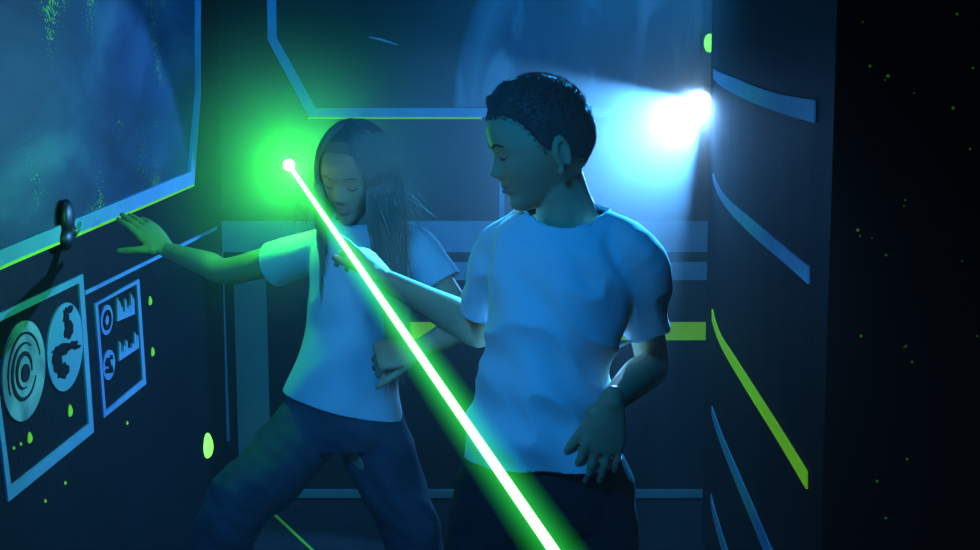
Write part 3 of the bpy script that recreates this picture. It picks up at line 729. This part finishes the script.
# short hair: a cap with thousands of short tapered tufts
def hair_cap(bm, mtx, kind, thick, nu=110, nv=80):
    grid = {}
    for j in range(0, nv):
        th = math.pi * .80 * j / (nv - 1)
        for i in range(nu):
            ph = 2 * math.pi * i / nu; u = V((math.sin(th) * math.cos(ph), math.sin(th) * math.sin(ph), math.cos(th)))
            p = head_point(u); hl = hairline(p.y, kind); e = p.z - hl
            if e < -.004: continue
            t = thick(p, e); q = p + V((p.x, p.y * .9, p.z * .9 + .01)).normalized() * t
            grid[(j, i)] = bm.verts.new(mtx @ q)
    for j in range(nv - 1):
        for i in range(nu):
            k = [(j, i), (j + 1, i), (j + 1, (i + 1) % nu), (j, (i + 1) % nu)]
            if all(q in grid for q in k):
                try: bm.faces.new([grid[q] for q in k])
                except Exception: pass
    return grid
def strand(bm, pts, r, n=3):
    rings = []
    for i, p in enumerate(pts):
        d = (pts[min(i + 1, len(pts) - 1)] - pts[max(i - 1, 0)]).normalized(); a = d.orthogonal().normalized(); b = d.cross(a)
        rr = r * (1 - (i / (len(pts) - 1)) ** 2 * .9)
        rings.append([bm.verts.new(p + (a * math.cos(2 * math.pi * k / n) + b * math.sin(2 * math.pi * k / n)) * rr) for k in range(n)])
    for x, y in zip(rings, rings[1:]):
        for k in range(n): bm.faces.new((x[k], x[(k + 1) % n], y[(k + 1) % n], y[k]))
bm = bmesh.new()
def thick_b(p, e): return -.001 + .0125 * ss(-.004, .05, e) * (.35 + .65 * ss(.02, .09, p.z)) + .0006 * noise.noise(p * 60) * ss(0, .03, e)
hair_cap(bm, BH, 'short', thick_b)
random.seed(11)
cnt = 0
while cnt < 9000:
    z = random.uniform(-.6, 1); ph = random.uniform(0, 2 * math.pi); rr = math.sqrt(1 - z * z); u = V((rr * math.cos(ph), rr * math.sin(ph), z))
    p = head_point(u); e = p.z - hairline(p.y, 'short')
    if e < random.uniform(-.002, .004): continue
    cnt += 1
    nrm = V((p.x * 1.2, p.y * .9, p.z)).normalized()
    ln = .003 + .009 * ss(0, .06, e) * (.3 + .7 * ss(.0, .08, p.z))
    comb = V((0, -1, .05)) if p.z > .04 else V((0, -.1, -1))
    fr = ss(-.03, -.08, p.y) * ss(.03, .07, p.z)
    d = (nrm * .55 + (comb - nrm * comb.dot(nrm)) * (.8 + 1.0 * fr) + V([random.gauss(0, .14) for _ in range(3)])).normalized()
    if fr > .3: ln *= 1.9
    b0 = p + nrm * max(0, thick_b(p, e) - .003); mid = b0 + d * ln * .55; tip = mid + (d + V((0, -.5 * fr, -.25))).normalized() * ln * .5
    strand(bm, [BH @ b0, BH @ mid, BH @ tip], random.uniform(.0004, .0007))
obj('short_hair', bm, M['hairb'], boy, False)

# ============ GIRL ============
gc = P(330, 900, 3.0); girl = empty('person', (gc.x, 3.0, 0)); tag(girl, 'long-haired child behind in white t-shirt and jeans, arm stretched to the left wall', 'person')
GH = head_matrix(P(356, 171, 3.0), -24, 20, 4, .90)
girl_torso = [(362, 206, 3.03, 17, .036), (363, 217, 3.035, 30, .046), (364, 226, 3.035, 46, .056), (364, 240, 3.03, 54, .066), (361, 262, 3.02, 54, .076), (357, 290, 3.015, 49, .084), (352, 322, 3.01, 46, .080), (348, 350, 3.0, 50, .084), (343, 380, 3.0, 58, .092), (340, 403, 3.0, 63, .098), (338, 420, 3.0, 64, .100), (336, 436, 3.0, 65, .1)]
gR = P(322, 249, 3.05); gL = P(417, 248, 3.03)
eGR = P(226, 271, 3.22); wGR = P(167, 250, 3.36)
eGL = P(466, 326, 2.98); wGL = P(418, 349, 2.84)
bm = bmesh.new(); head_mesh(bm, GH)
for s in (-1, 1): ear(bm, GH, s)
lids(bm, GH, .0048)
limb(bm, [(GH @ V((0, .02, -.035)), .043), (GH @ V((0, .028, -.085)), .041), (P(363, 217, 3.035), .044), (P(363, 236, 3.04), .050)], n=24)
rings_px([(a, b + 2, c, d * .80, e * .75) for a, b, c, d, e in girl_torso[1:]], -8, bm)
ginner = P(364, 243, 3.03)
limb(bm, [(gR.lerp(ginner, .2), .034), (gR, .034), (gR.lerp(eGR, .5), .032), (eGR, .028), (eGR.lerp(wGR, .28), .029), (eGR.lerp(wGR, .65), .023), (wGR, .0175)], n=20)
limb(bm, [(gL.lerp(ginner, .2), .034), (gL, .034), (gL.lerp(eGL, .5), .031), (eGL, .028), (eGL.lerp(wGL, .28), .029), (eGL.lerp(wGL, .65), .023), (wGL, .0175)], n=20)
hand(bm, wGR, (-.72, .30, .62), (.35, -.55, .75), 1, .9, fing=((2, 6, 4), (4, 6, 4), (8, 10, 6), (14, 12, 8)), thumb=(46, 5, .35), spread=2)
hand(bm, wGL, (-.95, -.25, -.12), (-.1, -.75, .65), 1, .9, fing=((62, 80, 50), (66, 80, 50), (70, 80, 50), (72, 80, 50)), thumb=(25, 20, .55), spread=1)
hgR = P(312, 430, 3.0); hgL = P(369, 432, 3.0)
kgR = P(233, 512, 2.86); kgL = P(411, 530, 3.0)
agR = V((-.63, 2.98, .08)); agL = V((-.09, 3.16, .08))
limb(bm, [(hgR, .068), (hgR.lerp(kgR, .5), .058), (kgR, .044), (kgR.lerp(agR, .35), .042), (agR, .028)], n=20)
limb(bm, [(hgL, .068), (hgL.lerp(kgL, .5), .058), (kgL, .044), (kgL.lerp(agL, .35), .042), (agL, .028)], n=20)
me = remeshed(bm, .0028, 2, .4); gb = link('body', me, M['skin'], girl, True)
eyes(GH, gb, -.9); eyebrows(GH, gb, M['hairg']); face_lines(GH, gb, M['hairb'], -.008)
bm = bmesh.new(); rings_px(girl_torso[1:] + [(335, 446, 3.0, 66, .1)], -8, bm)
gcR, gdR = sleeve(bm, gR, eGR + V((0, 0, -.02)), .46, ginner, .044, .050); gcL, gdL = sleeve(bm, gL, eGL, .46, ginner, .043, .050)
for q in ((P(345, 224, 3.035), gR), (P(382, 224, 3.03), gL)): limb(bm, [(q[0], .026), (q[0].lerp(q[1], .5), .034), (q[1], .040)], n=20)
me = remeshed(bm, .0045, 6, .5)
fold(me, .006, lambda c: noise.noise(V((c.x * 8 - c.z * 8, c.y * 5, c.z * 3.5 + c.x * 4))) * 1.2 + .45 * noise.noise(V((c.x * 18 - c.z * 14, c.y * 9, c.z * 8))) + .35 * math.sin(c.z * 60 - c.x * 35 + 3 * noise.noise(c * 6)) * ss(.95, .86, c.z))
ghem = P(338, 403, 3.0)
gtee = cut_open(me, [(ghem, V((-.24, -.0, -1)).normalized(), .32), (gcR, gdR, .08), (gcL, gdL, .085), (P(362, 219, 3.035) + V((0, 0, .012)), V((0, -.4, 1)).normalized(), .058)], .0022)
gs_ = link('t_shirt', gtee, M['tee'], girl, True)
ring_band('collar', gtee, P(362, 219, 3.035) + V((0, 0, .012)), V((0, -.4, 1)), .064, M['tee'], gs_)
ring_band('sleeve_hem', gtee, gcR, gdR, .08, M['tee'], gs_, .002); ring_band('sleeve_hem', gtee, gcL, gdL, .085, M['tee'], gs_, .002)
bm = bmesh.new()
rings_px([(340, 385, 3.0, 50, .078), (339, 408, 3.0, 59, .090), (340, 428, 3.0, 63, .098), (341, 445, 3.0, 58, .090)], -4, bm)
for h, k, a in ((hgR, kgR, agR), (hgL, kgL, agL)):
    limb(bm, [(h + V((0, 0, .015)), .074), (h.lerp(k, .5), .070), (k, .062), (k.lerp(a, .5), .060), (a + V((0, 0, -.02)), .056)], n=24)
me = remeshed(bm, .005, 5, .5)
fold(me, .008, lambda c: noise.noise(V((c.x * 14, c.y * 10, c.z * 14))) + .6 * noise.noise(V((c.x * 26 + c.z * 26, c.y * 20, c.z * 14))))
link('jeans', me, M['jeans'], girl, True)
shoe('shoe', agR, agR + V((-.16, -.06, 0)), girl); shoe('shoe', agL, agL + V((.06, -.15, 0)), girl)
# long hair: cap plus hanging strands parted near the middle
bm = bmesh.new()
hair_cap(bm, GH, 'long', lambda p, e: -.001 + .011 * ss(-.004, .04, e) + .0015 * noise.noise(p * 45))
random.seed(5)
Gi = GH.inverted()
for q in range(2600):
    side = random.choice((-1, 1))
    ph = random.uniform(-.75, 1.0)        # front .. back start along the parting
    t0 = random.uniform(.0, .35)
    a = ph * 1.45                         # fore-aft angle of the root meridian
    pts = []
    endz = random.uniform(-.30, -.44) if random.random() < .8 else random.uniform(-.15, -.3)
    lift = .010 + random.uniform(-.002, .005)
    fa = math.sin(a)                      # -1 front, 1 back
    for k in range(9):
        th = t0 + (1.62 - t0) * k / 8
        u = V((side * math.sin(th) * math.cos(a * .9), math.sin(th) * math.sin(a * .9) + (0 if fa > 0 else -.0), math.cos(th)))
        u = V((u.x, u.y if fa > 0 else u.y * (1 - .35 * ss(.6, 1.6, th)), u.z)).normalized()
        p = head_point(u); p += V((p.x, p.y, p.z)).normalized() * lift; pts.append(GH @ p)
    last = pts[-1]; wv = random.uniform(-1, 1); ztop = last.z
    # fall: mostly vertical in world space, over the shoulder
    L_ = -endz * .94 * (1 if side > 0 else .62); n_ = 9
    lastl = Gi @ last
    for k in range(1, n_ + 1):
        t = k / n_
        dx = (.018 if side > 0 else .002) * math.sin(t * 2.2) + .006 * math.sin(t * 5 + wv * 3) + (random.uniform(-.002, .002))
        # gather towards the front on our right, behind on the left
        dy = (-.075 if side > 0 else -.02) * ss(0, .7, t) + wv * .006
        cx = last.x + dx + (-(last.x - P(396, 200, 3).x) * .55 * ss(.1, 1, t) if side > 0 else -(last.x - P(331, 200, 3).x) * .4 * t)
        pts.append(V((cx + wv * .010 * t, last.y + dy, ztop - L_ * t)))
    strand(bm, pts, random.uniform(.0010, .0018))
for q in range(240):   # flyaways
    s = random.choice((-1, 1)); p = GH @ V((s * random.uniform(.075, .085), random.uniform(-.02, .05), random.uniform(-.02, .05)))
    d = V((s * random.uniform(.1, .5), random.uniform(-.3, .3), -1)).normalized(); pts = [p]
    for k in range(8): pts.append(pts[-1] + d * .02); d = (d + V((random.gauss(0, .25), 0, random.gauss(-.1, .15)))).normalized()
    strand(bm, pts, .0005)
obj('long_hair', bm, M['hairg'], girl, False)
# ------------------------------------------------------------------ lights
light('spotlight_light', 'SPOT', lp + dl * .03, 400, (.10, .41, 1), to=lt, spot_size=R(72), spot_blend=.15, shadow_soft_size=.02)
light('rim_spotlight', 'SPOT', (.66, 4.45, 2.35), 3800, (.03, .40, 1), to=(.02, 2.4, 1.15), spot_size=R(22), spot_blend=.4, shadow_soft_size=.03)
light('boy_rim_spot', 'SPOT', lp + V((-.03, -.06, 0)), 1300, (.22, .50, 1), to=(.19, 2.3, 1.20), spot_size=R(15), spot_blend=.5, shadow_soft_size=.02)  # narrow spot added at the lamp to edge the boy with light
light('flare_glow_light', 'POINT', T0 + dv * .06, 10, (.035, 1, .03), shadow_soft_size=.02)  # point light added at the beam tip to imitate its flare glow
light('blue_fill_spot', 'SPOT', (-.55, .5, 2.4), 140, (.0, .29, 1), to=(-.22, 2.6, 1.0), spot_size=R(34), spot_blend=.6, shadow_soft_size=.2)  # unseen fill spot, cone narrowed onto the two children
light('mural_fill', 'AREA', (-.1, 4.1, 2.6), 18, (.0, .3, 1), to=(-.2, 5.0, 1.2), size=.5)  # unseen area light added to brighten the back mural and bands
light('left_blacklight', 'SPOT', (-.35, 1.2, 1.6), 4, (.0, .27, 1), to=(-.97, 2.95, 1.0), spot_size=R(40), spot_blend=.8, shadow_soft_size=.3)
BASE_FOG = .007; GLOW_PUFFS = ((T0, .20, 1.5, 2), (lp + V((-.08, -.05, -.08)), .255, 3.1, 1))
# ------------------------------------------------------------------ haze (thin fog fills the room, denser puffs added for glow)
w = bpy.data.worlds.new('world'); scn.world = w; w.use_nodes = True
nt = w.node_tree; nt.nodes['Background'].inputs[0].default_value = (0, 0, 0, 1)
out = nt.nodes['World Output']; v = nt.nodes.new('ShaderNodeVolumeScatter'); v.inputs['Anisotropy'].default_value = .2
geo = nt.nodes.new('ShaderNodeNewGeometry'); dens = BASE_FOG
for centre, scale, d, pw in GLOW_PUFFS:      # denser fog added at laser tip and lamp to make their glow
    ds = nt.nodes.new('ShaderNodeVectorMath'); ds.operation = 'DISTANCE'; nt.links.new(geo.outputs['Position'], ds.inputs[0]); ds.inputs[1].default_value = centre
    q_ = mth('DIVIDE', ds.outputs['Value'], scale); q_ = mth('MULTIPLY', q_, q_) if pw == 2 else q_
    dens = mth('ADD', mth('MULTIPLY', mth('EXPONENT', mth('MULTIPLY', q_, -1.0)), d), dens)
nt.links.new(dens, v.inputs['Density']); nt.links.new(v.outputs[0], out.inputs['Volume'])
w.cycles.volume_step_size = .09
c = scn.cycles; c.use_denoising = True; c.volume_bounces = 0; c.max_bounces = 5; c.diffuse_bounces = 2; c.glossy_bounces = 2;  c.volume_max_steps = 256
c.sample_clamp_indirect = 4
vw = scn.view_settings; vw.view_transform = 'Standard'; vw.look = 'None'; vw.gamma = 1; vw.use_curve_mapping = False; vw.exposure = 0
